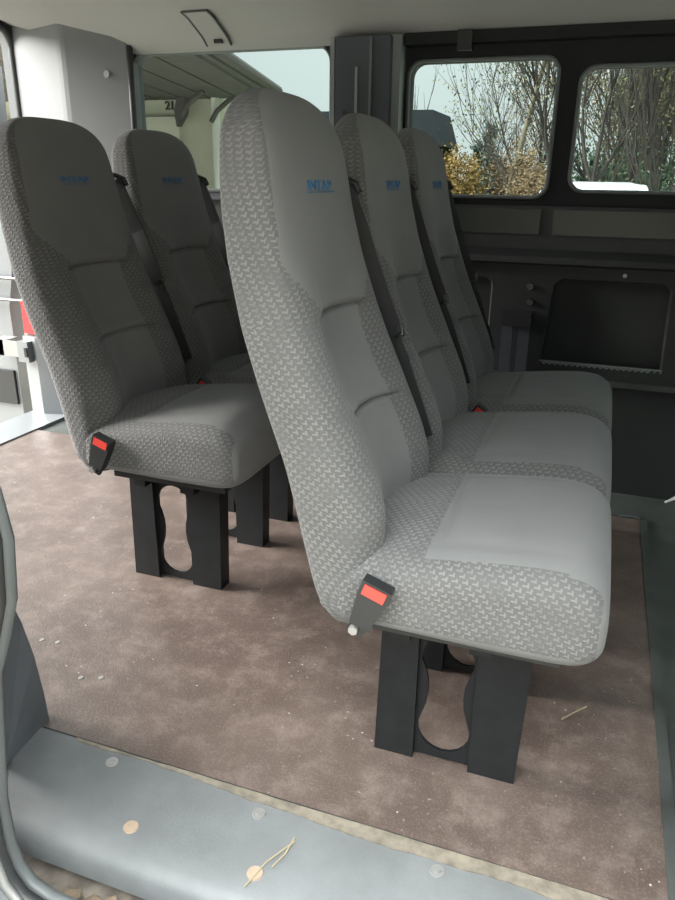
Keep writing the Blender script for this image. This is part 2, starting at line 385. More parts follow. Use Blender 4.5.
# rear pillar lining (dark face to the room, slanted face to the rear doors)
bm = BM(); prism(bm, [(-1.68, 2.468), (-1.925, 2.447), (-1.945, 2.448), (-1.965, 2.453), (-2.24, 2.545), (-2.24, 2.62), (-1.93, 2.62), (-1.93, 2.535), (-1.68, 2.535)], 'z', -.005, 1.535)
pr = struct(obj('trim_7', bm, M['grey'], bevel=.012), 'pale grey lining of the rear corner pillar', 'pillar trim')
bm = BM(); cyl(bm, (-1.76, 2.455, 1.34), (0, -1, 0), .012, .004, 16); obj('plug', bm, M['midgrey'], pr)
# inset panels and ledge under the front windows
bm = BM(); box(bm, -.66, -.02, YW-.01, YW+.04, .77, .928); box(bm, -.02, 1.4, YW-.01, YW+.04, .77, .928); struct(obj('trim_8', bm, M['darkwall'], bevel=.004))
for i, (a, b) in enumerate(((-.57, -.205), (-.165, .40))):
    bm = BM(); box(bm, a, b, YW-.016, YW-.005, .842, .918); struct(obj('trim_%d' % (9+i), bm, M['olive'], bevel=.006))
bm = BM(); prism(bm, [(YW+.03, .80), (YW-.02, .795), (YW-.05, .775), (YW-.055, .757), (YW-.03, .748), (YW+.03, .745)], 'x', -.70, 1.4)
struct(obj('trim_11', bm, M['darkwall'], autosmooth=True), 'dark ledge running below the windows', 'ledge')
# lower lining with two sunk fields
o = plate('trim_12', [(-.72, .385), (1.4, .385), (1.4, .748), (-.72, .748)], [rrect(-.60, -.335, .43, .705, .03), [(-.165, .425), (.225, .425), (.215, .69), (.19, .71), (-.115, .71), (-.14, .69)]], .05, MXZ(YW+.01), M['darkwall'], bevel=.006)
struct(o, 'dark lower side lining with sunken fields', 'wall lining')
bm = BM(); box(bm, -.62, -.32, YW+.03, YW+.04, .40, .73); box(bm, -.2, .25, YW+.03, YW+.04, .40, .73); obj('field', bm, M['darkpanel'], o)
bm = BM(); box(bm, -.72, 1.4, YW-.03, YW+.035, .372, .388); obj('bottom_rail', bm, M['metalfloor'], o, bevel=.003)
for x in (-.42, .07):
    bm = BM(); cyl(bm, (x, YW-.018, .728), (0, -1, 0), .007, .005, 10); obj('screw', bm, M['darksteel'], o)
# diamond mesh along the foot of the big field
bm = BM(); x = -.17
while x < .225:
    for dx in (.036, -.036):
        tube(bm, [(x, YW-.012, .392), (x+dx, YW-.012, .436)], .003, 5)
    x += .018
tube(bm, [(-.2, YW-.012, .436), (.25, YW-.012, .436)], .003, 5)
struct(obj('trim_13', bm, M['midgrey']), 'diamond mesh strip at the foot of the dark side panel', 'mesh strip')
# wall foot: dark recess under the lining
bm = BM(); box(bm, -2.2, 1.4, YW+.0, YW+.035, -.01, .37); struct(obj('baseboard_far', bm, M['darkwall']))
# front bulkhead, out of the picture to the right
struct(plate('wall_front', [(.40, -.05), (2.62, -.05), (2.62, 1.52), (.40, 1.52)], [rrect(.72, 2.36, .72, 1.42, .08)], .05, MYZ(1.43), M['darkwall']))
struct(plate('window_4', rrect(.70, 2.38, .70, 1.44, .08), [], .005, MYZ(1.43), M['clear']))
# rear wall: frame of the two rear doors, seal round it
op = rrect(.66, 2.56, -.02, 1.535, .08)
o = plate('wall_rear', [(.46, -.20), (2.78, -.20), (2.78, 1.64), (.46, 1.64)], [op], .06, MYZ(-2.28), M['silver']); struct(o, 'silver frame around the rear door opening', 'wall')
bm = BM(); tube(bm, [(-2.252, u, v) for u, v in rrect(.655, 2.552, -.025, 1.530, .08)], .016, 8, closed=True); struct(obj('trim_14', bm, M['seal'], smooth=True))
bm = BM(); box(bm, -2.33, -2.14, .70, 2.58, -.03, .006); struct(obj('trim_15', bm, M['silver'], bevel=.004), 'silver sill at the rear door opening', 'sill')
# silver lower corner post with hinge
bm = BM(); prism(bm, [(-2.13, 2.50), (-2.25, 2.46), (-2.33, 2.48), (-2.345, 2.56), (-2.13, 2.62)], 'z', -.03, .345)
o = struct(obj('trim_16', bm, M['silver'], bevel=.012), 'silver rear corner post beside the plywood', 'corner post')
bm = BM(); box(bm, -2.325, -2.27, 2.435, 2.475, .24, .33); obj('hinge_pad', bm, M['silver'], o, bevel=.005)
bm = BM(); box(bm, -2.285, -2.272, 2.428, 2.436, .265, .305); obj('hinge_slot', bm, M['plastic'], o, bevel=.003)
# near side wall: quarter panel behind the sliding door opening, and the front end of the opening
edge = [(-.58, -.014), (-.64, -.011), (-.680, .004), (-.703, .035), (-.712, .08), (-.712, .16), (-.68, .39), (-.655, .45), (-.632, .515), (-.622, .60), (-.63, .66), (-.66, .74), (-.70, .95), (-.72, 1.2), (-.72, 1.40), (-.66, 1.49)]
outer = [(-2.25, -.25), (1.45, -.25), (1.45, 1.54), (-2.25, 1.54)]
hole = edge+[(.30, 1.49), (.37, 1.40), (.37, 1.2), (.37, .08), (.34, .01), (.27, -.014)]
o = plate('wall_near', outer, [hole], .10, MXZ(.51), M['silver']); struct(o, 'silver body side around the sliding door opening', 'wall')
bm = BM(); box(bm, -2.22, -.78, .57, .60, -.02, 1.44); struct(obj('trim_17', bm, M['grey']), 'grey inner lining of the rear quarter panel', 'wall lining')
bm = BM(); tube(bm, [(u-.004 if u < 0 else u, .572, v) for u, v in hole], .013, 8, closed=True); struct(obj('trim_18', bm, M['seal'], smooth=True), 'black rubber seal around the sliding door opening', 'door seal')
bm = BM(); tube(bm, [(u-.014, .600, v-.012) for u, v in edge], .013, 8); struct(obj('trim_19', bm, M['sealgrey'], smooth=True), 'grey flange inside the door seal', 'flange')
bm = BM(); tube(bm, [(.20, .560, -.010)]+[(u+.004, .560, v+.004) for u, v in edge[:7]], .007, 8); struct(obj('trim_20', bm, M['steel'], smooth=True))
# kick panel at the rear end of the step
bm = BM()
P = [(-.905, .893, -.005), (-.908, .893, .06), (-.918, .893, .146), (-.935, .893, .215), (-.97, .893, .30), (-.95, .70, .34), (-.905, .74, .10), (-.895, .765, -.005)]
v1 = [bm.verts.new(p) for p in P]; v2 = [bm.verts.new((p[0]-.05, p[1]+.01, p[2])) for p in P]
bm.faces.new(v1); bm.faces.new(v2[::-1])
for i in range(len(P)): bm.faces.new((v1[i], v1[(i+1) % len(P)], v2[(i+1) % len(P)], v2[i]))
struct(obj('trim_21', bm, M['kick']), 'dark plastic kick panel at the rear end of the step', 'kick panel')
# dusty channel between step and seal
bm = BM(); box(bm, -.84, .80, .535, .70, -.20, -.075); struct(obj('trim_22', bm, M['dirt']), 'dusty door channel below the step', 'door channel')

# ================================================================== STEP
st = thing('door_step', 'grey moulded step plate along the sliding door opening', 'step')
prof = [(.868, .003), (.80, .002), (.76, .0015), (.72, .001), (.695, -.002), (.680, -.010), (.671, -.024), (.667, -.052), (.68, -.052), (.685, -.035), (.868, -.035)]
bm = BM()
def stepx(y): return -.905 if y > .80 else -.905+.115*((.80-y)/.133)**1.6
A = [bm.verts.new((stepx(y), y, z)) for y, z in prof]; B = [bm.verts.new((.80, y, z)) for y, z in prof]
bm.faces.new(A); bm.faces.new(B[::-1])
for i in range(len(prof)): bm.faces.new((A[i], A[(i+1) % len(prof)], B[(i+1) % len(prof)], B[i]))
obj('tread', bm, M['step'], st, autosmooth=True)
bm = BM()                                  # ragged pale edge of the plywood lying on the step's back rim
xs = [-.82+.012*i for i in range(0, 88)]
rag = []; q = 0
for x in xs: q += random.uniform(-.0016, .0016)-q*.12; rag.append(q)
top = [(x, .868+.3*r_, .0055) for x, r_ in zip(xs, rag)]; bot = [(x, .866-.020*max(0, min(1, (x+.82)/.5))+1.2*r_, .0045) for x, r_ in zip(xs, rag[::-1])]
va = [bm.verts.new(p) for p in top]; vb = [bm.verts.new(p) for p in bot]
vc = [bm.verts.new((p[0], p[1], -.002)) for p in bot]
for i in range(len(xs)-1): bm.faces.new((va[i], va[i+1], vb[i+1], vb[i])); bm.faces.new((vb[i], vb[i+1], vc[i+1], vc[i]))
obj('frayed_edge', bm, M['rag'], st)
bm = BM(); box(bm, -.90, .22, .8690, .8725, .0, .0022); obj('edge_joint', bm, M['darkwall'], st)
for x, y in ((-.722, .841), (-.423, .830), (-.119, .828)):
    bm = BM(); cyl(bm, (x, y, .001), (0, 0, 1), .012, .003, 18, .011); cyl(bm, (x, y, .004), (0, 0, 1), .0055, .002, 6); obj('screw', bm, M['steel'], st)
for x, y in ((-.608, .734), (-.381, .728)):
    bm = BM(); cyl(bm, (x, y, 0), (0, 0, 1), .0135, .003, 20, .012); obj('screw_cap', bm, M['peach'], st)['label'] = 'peach round screw cap'

# ================================================================== SEATS
N = 96
def loft(bm, rings, mats_of, uvs):
    lay = bm.loops.layers.uv.new('UVMap')
    V = [[bm.verts.new(p) for p in r] for r in rings]; n = len(rings[0])
    for i in range(len(rings)-1):
        for k in range(n):
            k2 = (k+1) % n
            f = bm.faces.new((V[i][k], V[i][k2], V[i+1][k2], V[i+1][k])); f.material_index = mats_of(i, k); f.smooth = True
            for lp, (a, b) in zip(f.loops, ((i, k), (i, k+1), (i+1, k+1), (i+1, k))): lp[lay].uv = uvs(a, b)
    for r in (V[0][::-1], V[-1]):
        f = bm.faces.new(r); f.smooth = True
        for lp in f.loops: lp[lay].uv = (lp.vert.co.x, lp.vert.co.y)
FRONT = [(.28, -.276), (.48, -.270), (.54, -.289), (.62, -.327), (.70, -.364), (.78, -.397), (.87, -.432), (.95, -.452), (1.0, -.460), (1.05, -.470), (1.10, -.488), (1.15, -.52)]
REAR = [(.28, -.375), (.35, -.402), (.46, -.432), (.57, -.458), (.68, -.496), (.78, -.530), (.88, -.553), (.95, -.563), (1.0, -.566), (1.05, -.566), (1.10, -.560), (1.15, -.55)]
HALFW = [(.28, .205), (.36, .214), (.60, .215), (.68, .213), (.76, .206), (.84, .196), (.92, .187), (1.0, .180), (1.05, .172)]
ZT = 1.132
def sp(t, e): return math.copysign(abs(t)**e, t)
def back_rings(grow=0):
    zs = [.292+.0, .296, .302, .312, .326]+[.345+i*(1.05-.345)/96 for i in range(97)]
    zs = sorted(zs+[zc+d*.0018 for zc in (.785, .610) for d in range(-7, 8)])
    th = [R(a) for a in range(6, 91, 6)]
    rings = []; meta = []
    def ring(z, tf, tr, wf):
        xf, xr, w_ = sm(z, FRONT), sm(z, REAR), sm(z, HALFW)
        mid = (xf+xr)/2; T = (xf-xr)/2*tf; w_ = w_*wf; pts = []; fr = []
        for k in range(N):
            a = 2*math.pi*k/N; cx, cy = math.cos(a), math.sin(a)
            low = 1-sstep(.72, .92, z); x = mid+T*sp(cx, .40+((.34+.14*(1-sstep(.45, .72, z)))*low if cx > 0 else 0)); y = w_*sp(cy, .50-.07*(1-low)); u = y/max(w_, 1e-6)
            if cx > 0:
                x -= (.058*low+.002)*(1-sstep(.10, .80, abs(u)))*tf       # sunk centre between the bolsters
                if abs(u) < .62:                                            # two stitched creases
                    for zc in (.785, .610):
                        e = (1-sstep(.46, .62, abs(u)))
                        x -= .010*math.exp(-((z-zc)/.0042)**2)*e; x += .006*math.exp(-((z-zc-.017)/.014)**2)*e
                    pass
            pts.append((x, y, z)); fr.append((cx, u))
        return pts, fr
    for z in zs:
        q = max(0, (.345-z)/.053); s = math.sqrt(max(0, 1-q*q*.85))
        p, f = ring(z, .55+.45*s, 1, .9+.1*s); rings.append(p); meta.append((z, f))
    for t in th:                                  # domed top of the head
        z = 1.05+(ZT-1.05)*math.sin(t); c = math.cos(t)
        p, f = ring(z, max(.10, c**.62), 1, max(.04, c**.60)); rings.append(p); meta.append((z, f))
    return rings, meta
def make_back(parent):
    rings, meta = back_rings(); bm = BM()
    arcs = []
    for r in rings:
        s = [0]
        for k in range(N): s.append(s[-1]+(Vector(r[(k+1) % N])-Vector(r[k])).length)
        arcs.append(s)
    vz = [0]
    for a, b in zip(rings, rings[1:]): vz.append(vz[-1]+(Vector(b[N//4])-Vector(a[N//4])).length)
    def mats_of(i, k):
        z, f = meta[i]; cx, u = f[k]
        if cx <= .12: return 1
        lim = .40+.54*sstep(.76, .88, z)
        return 0 if abs(u) < lim else 1
    loft(bm, rings, mats_of, lambda i, k: (arcs[i][k], vz[i]))
    return obj('backrest', bm, [M['fab'], M['pat']], parent, smooth=True)
CTOP = [(-.37, .430), (-.25, .444), (-.10, .464), (-.02, .471), (.03, .467), (.058, .453)]
CBOT = [(-.37, .300), (-.1, .290), (.02, .290), (.058, .298)]
def make_cushion(parent):
    xs = [-.375, -.372, -.365, -.35]+[-.335+i*(.032+.335)/40 for i in range(41)]
    rings = []; rx = []
    def ring(x, s, wf):
        zt, zb = sm(x, CTOP), sm(x, CBOT); zc, hz = (zt+zb)/2-.008, (zt-zb)/2*s; w_ = .2145*wf; pts = []
        for k in range(N):
            a = 2*math.pi*k/N; cy, cz = math.sin(a), math.cos(a)
            y = w_*sp(cy, .40); z = zc+hz*sp(cz, .46); u = y/w_
            if cz > 0:
                z += .009*(1-u*u)*s-.004*math.exp(-((abs(u)-.66)/.05)**2)*sstep(-.36, -.2, x)*(1-sstep(-.05, .04, x))
                z -= .010*math.exp(-((x+.20)/.010)**2)*(1-sstep(.5, .66, abs(u)))
            pts.append((x, y, z))
        return pts
    for x in xs[:4]: rings.append(ring(x, {-.375: .75, -.372: .86, -.365: .94, -.35: .99}[x], .97)); rx.append(x)
    for x in xs[4:]: rings.append(ring(x, 1, 1-.012*sstep(-.02, .05, x))); rx.append(x)
    for t in range(8, 91, 8):
        a = R(t); x = .032+.046*math.sin(a); c = math.cos(a)
        rings.append(ring(x, max(.30, .30+.70*c**.7), .87+.118*c**.8)); rx.append(x)
    bm = BM(); arcs = []
    for r in rings:
        s = [0]
        for k in range(N): s.append(s[-1]+(Vector(r[(k+1) % N])-Vector(r[k])).length)
        arcs.append(s)
    vx = [0]
    for a, b in zip(rings, rings[1:]): vx.append(vx[-1]+(Vector(b[N//4])-Vector(a[N//4])).length)
    def mats_of(i, k):
        x, y, z = rings[i][k]; a = 2*math.pi*k/N
        if z < .320: return 0
        if abs(y) > .186 and rx[i] < .062: return 1
        return 1 if (rx[i] < -.215 and z > .4) else 0
    loft(bm, rings, mats_of, lambda i, k: (vx[i], arcs[i][k]-arcs[i][N//4 if k < N//2 else 3*N//4]))
    return obj('seat_cushion', bm, [M['fab'], M['pat']], parent, smooth=True)
def peanut(cx):
    rt_, zb, zt = [], .02, .268
    n = 16
    for i in range(n+1):
        z = (zb+zt)/2-(zt-zb)/2*math.cos(math.pi*i/n)
        lo = math.sqrt(max(0, .047**2-(z-.067)**2)); hi = math.sqrt(max(0, .045**2-(z-.223)**2))
        ws = (.031+.016*min(1, ((z-.147)/.066)**2)) if .075 < z < .215 else 0
        rt_.append((max(lo, hi, ws), z))
    return [(cx+h, z) for h, z in rt_]+[(cx-h, z) for h, z in rt_[::-1][1:-1]]
def make_leg(parent, y, sgn):
    lg = plate('leg', [(-.225, .004), (-.10, .004), (-.10, .335), (-.225, .335)], [peanut(-.163)], .006, MXZ(y), M['black'], parent)
    for a, b, d in ((-.287, -.214, .03), (-.112, -.030, .045)):
        bm = BM(); t0, t1 = a+.008*(a < -.2), b+.010*(b > -.1)
        prism(bm, [(a, 0), (b, 0), (t1, .335), (t0, .335)], 'y', y-.016 if sgn < 0 else y-d+.016, y-.016+d if sgn < 0 else y+.016)
        obj('leg_channel', bm, M['black'], lg, bevel=.004)
    return lg
seat = thing('passenger_seat', 'x', 'seat', (0, 1.13, 0), 0, 'grey high-backed van seats')
make_back(seat); make_cushion(seat)
bm = BM(); box(bm, -.30, .02, -.165, .165, .272, .318); obj('seat_pan', bm, M['plastic'], seat, bevel=.006)
bm = BM(); box(bm, -.13, -.09, -.13, .13, .235, .275); box(bm, -.27, -.235, -.13, .13, .235, .275); obj('cross_bar', bm, M['black'], seat, bevel=.004)
bm = BM(); box(bm, -.39, -.30, -.06, .06, .285, .34); obj('back_bracket', bm, M['plastic'], seat, bevel=.006)
# blue stitched lettering on the head of the backrest
fm = Matrix(((0, 0, 1, -.4615), (1, 0, 0, -.004), (0, 1, 0, .989), (0, 0, 0, 1))) @ Matrix.Rotation(R(-9), 4, 'X') @ Matrix.Diagonal((1.85, 1, 1, 1))
lg = text_mesh('stitched_lettering', 'INTAP', .0205, fm, M['blue'], seat, depth=.003); lg['label'] = 'blue stitched lettering'
bm = BM(); box(bm, -.4625, -.4575, -.056, .062, .9785, .9800); obj('underline', bm, M['blue'], lg)
# shoulder belt down the far flank of the backrest
pts = [(-.500, .985), (-.487, .965), (-.468, .915), (-.447, .85), (-.420, .78), (-.393, .715)]
bm = BM(); strip(bm, [(x, .196+.022*min(1, (1.0-z)/.15), z) for x, z in pts], Vector((.021, .0, .010)), Vector((-.0006, .003, 0)))
sb = obj('shoulder_belt', bm, M['web'], seat)
bm = BM(); tube(bm, [(-.512, .185, .992), (-.495, .202, 1.002), (-.470, .206, .992), (-.462, .206, .975)], .007, 8); obj('belt_guide', bm, M['plastic'], sb, smooth=True)
bm = BM(); tube(bm, [(-.412, .222, .722), (-.395, .226, .731), (-.372, .226, .722), (-.368, .224, .705), (-.385, .222, .697)], .0055, 8); obj('belt_hook', bm, M['darksteel'], sb, smooth=True)
bm = BM(); strip(bm, [(-.398, .222, .715), (-.37, .221, .66), (-.335, .220, .57), (-.305, .219, .49)], Vector((.014, 0, .006)), Vector((0, .0025, 0))); obj('lap_belt', bm, M['web'], sb)
# final size of the upholstery and belts, then the two floor plates
fit = Matrix(((.94, 0, 0, 0), (0, .985, 0, 0), (0, 0, .94, .06), (0, 0, 0, 1)))
for ch in kids(seat):
    for o_ in [ch]+kids(ch): o_.data.transform(fit)
make_leg(seat, -.068, -1); make_leg(seat, .195, 1)
# buckle on the near flank
bk = bpy.data.objects.new('buckle', None); COL.objects.link(bk); bk.parent = seat; bk.location = (-.275, -.228, .370); bk.scale = (.92, .92, .92); bk.rotation_euler = (0, R(20), 0)
bm = BM(); prism(bm, [(-.018, -.005), (.018, -.005), (.026, .058), (.026, .081), (-.026, .081), (-.026, .058)], 'y', -.011, .013); obj('buckle_body', bm, M['plastic'], bk, bevel=.003)
bm = BM(); box(bm, -.0195, .0195, -.0130, .006, .057, .0765); obj('release_button', bm, M['red'], bk, bevel=.002)['label'] = 'red release button'
bm = BM(); prism(bm, [(-.018, -.022), (.012, -.026), (.017, .0), (-.016, .004)], 'y', -.004, .006); obj('buckle_tongue_plate', bm, M['plastic'], bk)
bm = BM(); cyl(bm, (-.006, -.002, -.016), (0, -1, 0), .0085, .012, 6); obj('bolt', bm, M['steel'], bk)
seat['label'] = 'nearest grey seat of the front row, backrest lit, red buckle above its legs'
SEATS = {}
for y, l in ((1.56, 'middle grey seat of the front row, directly behind the nearest bright seat'), (1.985, 'far grey seat of the front row, next to the dark side wall')):
    SEATS[y] = dup(seat, (0, y, 0), l)
RX = -.771
SEATS['rear near'] = dup(seat, (RX, 1.52, 0), 'dark grey seat of the rear row with red buckle, at the left edge')
SEATS['rear'] = dup(seat, (RX, 1.95, 0), 'dark grey seat of the rear row below the rear side window')
for k_ in (1.985, 'rear'):                   # these two buckles stand up between the cushions
    for c_ in kids(SEATS[k_]):
        if c_.name.startswith('buckle'): c_.location = (-.275, -.205, .398); c_.rotation_euler = (0, R(35), 0)
for k_ in ('rear near', 'rear'):
    for c_ in kids(SEATS[k_]):
        if c_.name.startswith('leg'): c_.location.x = -.018

# ================================================================== SMALL THINGS ABOARD
# belt stalk with cap on the far wall
t = thing('belt_stowage', 'dark capped belt stowage bracket on the far side wall', 'belt bracket', (-.24, YW-.03, .39))
bm = BM(); box(bm, -.048, .045, -.045, .015, .165, .208); obj('cap', bm, M['plastic'], t, bevel=.008)
for x in (-.030, .024):
    bm = BM(); strip(bm, [(x, -.012, .0), (x, -.016, .09), (x, -.016, .17)], Vector((.018, 0, 0)), Vector((0, .008, 0))); obj('belt_end', bm, M['blueblack'], t)
for x, z, l in ((-.213, .678, 'upper'), (-.208, .627, 'lower')):
    bm = BM(); cyl(bm, (x, YW-.015, z), (0, -1, 0), .013, .008, 14, .010); cyl(bm, (x, YW-.023, z), (0, -1, 0), .006, .004, 6)
    tag(obj('wall_bolt', bm, M['darksteel']), l+' steel bolt of the pair in the dark side wall above the belt bracket', 'bolt', 'bolts in the far wall')
# flap in the headliner
t = thing('ceiling_flap', 'small curved flap with dark outline in the grey headliner', 'flap', (-1.32, 2.42, 1.46))
def cv(x, s, off):                          # s along the cove from the wall up, off towards the room
    seq = [Vector((0, 2.492, 1.413)), Vector((0, 2.45, 1.445)), Vector((0, 2.36, 1.485)), Vector((0, 2.22, 1.515))]
    L = [0]
    for a, b in zip(seq, seq[1:]): L.append(L[-1]+(b-a).length)
    for i in range(3):
        if s <= L[i+1] or i == 2:
            p = seq[i].lerp(seq[i+1], (s-L[i])/(L[i+1]-L[i])); break
    return Vector((x, p.y-.4*off, p.z-.9*off))-Vector((-1.32, 2.42, 1.46))
ss = [.015+.016*i for i in range(12)]
bm = BM(); V = [[bm.verts.new(cv(x, s, .006)) for x in (-1.36, -1.275)] for s in ss]; V2 = [[bm.verts.new(cv(x, s, -.004)) for x in (-1.36, -1.275)] for s in ss]
for i in range(len(ss)-1):
    bm.faces.new((V[i][0], V[i][1], V[i+1][1], V[i+1][0])); bm.faces.new((V[i][0], V[i+1][0], V2[i+1][0], V2[i][0])); bm.faces.new((V[i][1], V2[i][1], V2[i+1][1], V[i+1][1]))
bm.faces.new((V[0][0], V2[0][0], V2[0][1], V[0][1])); bm.faces.new((V[-1][0], V[-1][1], V2[-1][1], V2[-1][0]))
obj('flap_cover', bm, M['head'], t)
bm = BM()
for x in (-1.363, -1.272): tube(bm, [cv(x, s, .005) for s in ss], .004, 6)
tube(bm, [cv(-1.363, ss[-1], .005), cv(-1.272, ss[-1], .005)], .003, 6); obj('gap_outline', bm, M['seal'], t)
bm = BM(); p = cv(-1.31, .035, .008); box(bm, p.x-.014, p.x+.014, p.y-.008, p.y+.006, p.z-.006, p.z+.006); obj('latch', bm, M['plastic'], t, bevel=.003)
# fixings left in the plywood
for (x, y), l in zip(((-.93, 1.02), (-.89, 1.035), (-1.10, 1.10), (-1.06, 1.105)), ('nearest the kick panel, left one of a pair', 'right one of the pair nearest the step', 'left one of the pair by the door seal', 'right one of the pair by the door seal')):
    bm = BM(); cyl(bm, (x, y, -.002), (0, 0, 1), .0065, .0035, 12, .005); tag(obj('floor_screw', bm, M['steel']), 'small worn screw in the plywood floor, '+l, 'screw', 'screws in the plywood')
# straw and crumbs
def straw(pts, label):
    bm = BM(); tube(bm, pts, .0014, 5); tag(obj('straw_stalk', bm, M['straw']), label, 'straw', 'loose straw')
straw([(.04, 1.245, .003), (.06, 1.27, .004), (.085, 1.29, .012)], 'dry straw stalk on the plywood right of the front seat')
straw([(-.385, .70, .004), (-.372, .75, .004), (-.345, .80, .004)], 'long dry straw stalk on the grey step')
straw([(-.36, .745, .004), (-.35, .775, .004), (-.348, .805, .005)], 'short dry straw stalk beside the longer one on the step')
straw([(-.62, .625, -.073), (-.575, .640, -.068), (-.55, .655, -.058)], 'dry straw stalk in the dusty door channel')
for i, (x, y, a) in enumerate(((-.665, .640, .4), (-.625, .635, 1.3), (-.59, .645, 2.2))):
    bm = BM(); vs = []
    for k in range(10):
        q = 2*math.pi*k/10; u, v_ = .022*math.cos(q), .011*math.sin(q)*(1+.2*(k % 2)); vs.append(bm.verts.new((x+u*math.cos(a)-v_*math.sin(a), y+u*math.sin(a)+v_*math.cos(a), -.069+.006*abs(math.sin(q*1.5)))))
    f = bm.faces.new(vs); ex = bmesh.ops.extrude_face_region(bm, geom=[f]); bmesh.ops.translate(bm, vec=(0, 0, .001), verts=[e for e in ex['geom'] if isinstance(e, bmesh.types.BMVert)])
    tag(obj('dead_leaf', bm, M['leaflitter']), 'dead brown leaf in the dusty channel, '+('leftmost', 'middle', 'rightmost')[i]+' of three', 'leaf', 'leaves in the door channel')
# white scrap at the front edge
bm = BM(); V = []
for i in range(9):
    t_ = i/8; x = .295+.10*t_; z = .012+.02*t_+.05*t_*t_
    V.append([bm.verts.new((x, 2.42+.015*math.sin(5*t_), z)), bm.verts.new((x, 2.48-.045*(1-t_), z+.03*t_)), ])
for a, b in zip(V, V[1:]): bm.faces.new((a[0], b[0], b[1], a[1]))
bmesh.ops.solidify(bm, geom=bm.faces[:], thickness=.002)
tag(obj('paper_scrap', bm, M['white']), 'white curled paper scrap at the right edge of the dark floor', 'paper')
bm = BM(); strip(bm, [(.150, 2.283, .003), (.19, 2.286, .005), (.215, 2.281, .004)], Vector((0, .004, 0)), Vector((0, 0, .0015)))
tag(obj('tape_scrap', bm, M['grey']), 'small pale tape scrap at the far edge of the plywood', 'scrap')
# rear door swung open, tail light
d = struct(bpy.data.objects.new('door_1', None), 'silver rear door swung open behind the van', 'door'); COL.objects.link(d); d.location = (-2.38, 2.54, 0)
plate('door_leaf', [(-.85, -.12), (-.075, -.12), (-.07, .45), (-.03, .60), (0, 1.40), (-.05, 1.46), (-.85, 1.46)], [rrect(-.78, -.12, .64, 1.38, .05)], .07, MXZ(.05), M['silver'], d)
plate('window_pane', rrect(-.80, -.10, .62, 1.40, .05), [], .005, MXZ(.05), M['clear'], d)
bm = BM(); box(bm, -.7, -.09, .002, .02, .0, .16); obj('door_pocket', bm, M['plastic'], d, bevel=.006)
bm = BM(); box(bm, -.12, .10, -.075, -.06, .252, .318); box(bm, -.12, -.05, -.075, .02, .252, .318); cyl(bm, (.07, -.075, .24), (0, 0, 1), .012, .09, 10); h = obj('hinge', bm, M['steel'], d, bevel=.002)
for z in (.58, .487):
    bm = BM(); tube(bm, [(-.40, -.02, z), (.115, -.02, z)], .007, 6); obj('stay_bar', bm, M['darksteel'], d)
bm = BM(); prism(bm, [(-2.335, 2.50), (-2.27, 2.49), (-2.26, 2.58), (-2.35, 2.57)], 'z', .352, .49); tag(obj('tail_light', bm, M['tail'], bevel=.01), 'red tail light on the silver rear corner of the van', 'tail light')

# ================================================================== OUTSIDE
GZ = -.60
bm = BM(); box(bm, -40, 40, -30, 60, GZ-.1, GZ); struct(obj('ground', bm, M['ground']), 'pale block paving around the van', 'ground')
bm = BM(); box(bm, -30, 30, 9.5, 45, GZ, GZ+.03); struct(obj('ground_lawn', bm, M['grass']), 'dull lawn beyond the paving', 'ground')
# house with the number
H = thing('house', 'cream rendered house with the number 21 under a deep roof overhang', 'house', (0, 0, 0))
S = 1.25                                   # the house stands ten metres away
def hx(x): return x*S
def hz(z): return 1+(z-1)*S
HY = 10.0
XR = -5.38
ZS = 2.06
bm = BM(); box(bm, -13, XR, HY, HY+4, GZ, ZS); obj('wall', bm, M['plaster'], H)
bm = BM(); box(bm, -13, -5.95, HY-.12, HY, GZ, 1.80); obj('lower_wall', bm, M['plaster2'], H)
ZS = 2.06
TIP, NEAR = Vector((-4.58, 10.2)), Vector((-3.32, 5.2))
def deck(bm, z0, z1, cut=0):
    prism(bm, [(TIP.x, TIP.y), (NEAR.x, NEAR.y), (-13, NEAR.y), (-13, TIP.y)], 'z', z0, z1)
bm = BM(); deck(bm, ZS, ZS+.14)
v = [bm.verts.new(p) for p in ((TIP.x, TIP.y, ZS+.14), (NEAR.x, NEAR.y, ZS+.14), (-8, NEAR.y, ZS+1.6), (-9.2, TIP.y, ZS+1.6))]; bm.faces.new(v)
obj('roof', bm, M['roof'], H)
bm = BM()
for i in range(9):
    o1, o2 = .06+i*.42, .06+i*.42+.39; prism(bm, [(TIP.x-o1, TIP.y-.2), (NEAR.x-o1, NEAR.y+.05), (NEAR.x-o2, NEAR.y+.05), (TIP.x-o2, TIP.y-.2)], 'z', ZS-.03, ZS)
obj('soffit_boards', bm, M['soffit'], H)
bm = BM(); tube(bm, [(TIP.x+.05, TIP.y, ZS+.07), (NEAR.x+.05, NEAR.y, ZS+.07)], .06, 10); obj('gutter', bm, M['soffit'], H)
bm = BM(); tube(bm, [(XR+.02, HY-.10, GZ), (XR+.02, HY-.10, ZS)], .06, 10); obj('downpipe', bm, M['white'], H)
for yy in (HY-1.0, HY-.2):
    bm = BM(); tube(bm, [(XR, yy, 1.72), (XR+.10, yy, 1.86), (XR+.34, yy, 2.02)], .035, 6); obj('eaves_bracket', bm, M['soffit'], H)
bm = BM(); prism(bm, [(-5.90, 1.66), (-5.78, 1.82), (-5.74, 2.03), (-5.87, 2.03), (-5.93, 1.86)], 'y', HY-.26, HY-.125); obj('pipe_elbow', bm, M['soffit'], H)
text_mesh('house_number', '21', .16, Matrix.Translation((-6.14, HY-.01, 1.95)) @ Matrix.Rotation(R(90), 4, 'X'), M['ink'], H, depth=.012)
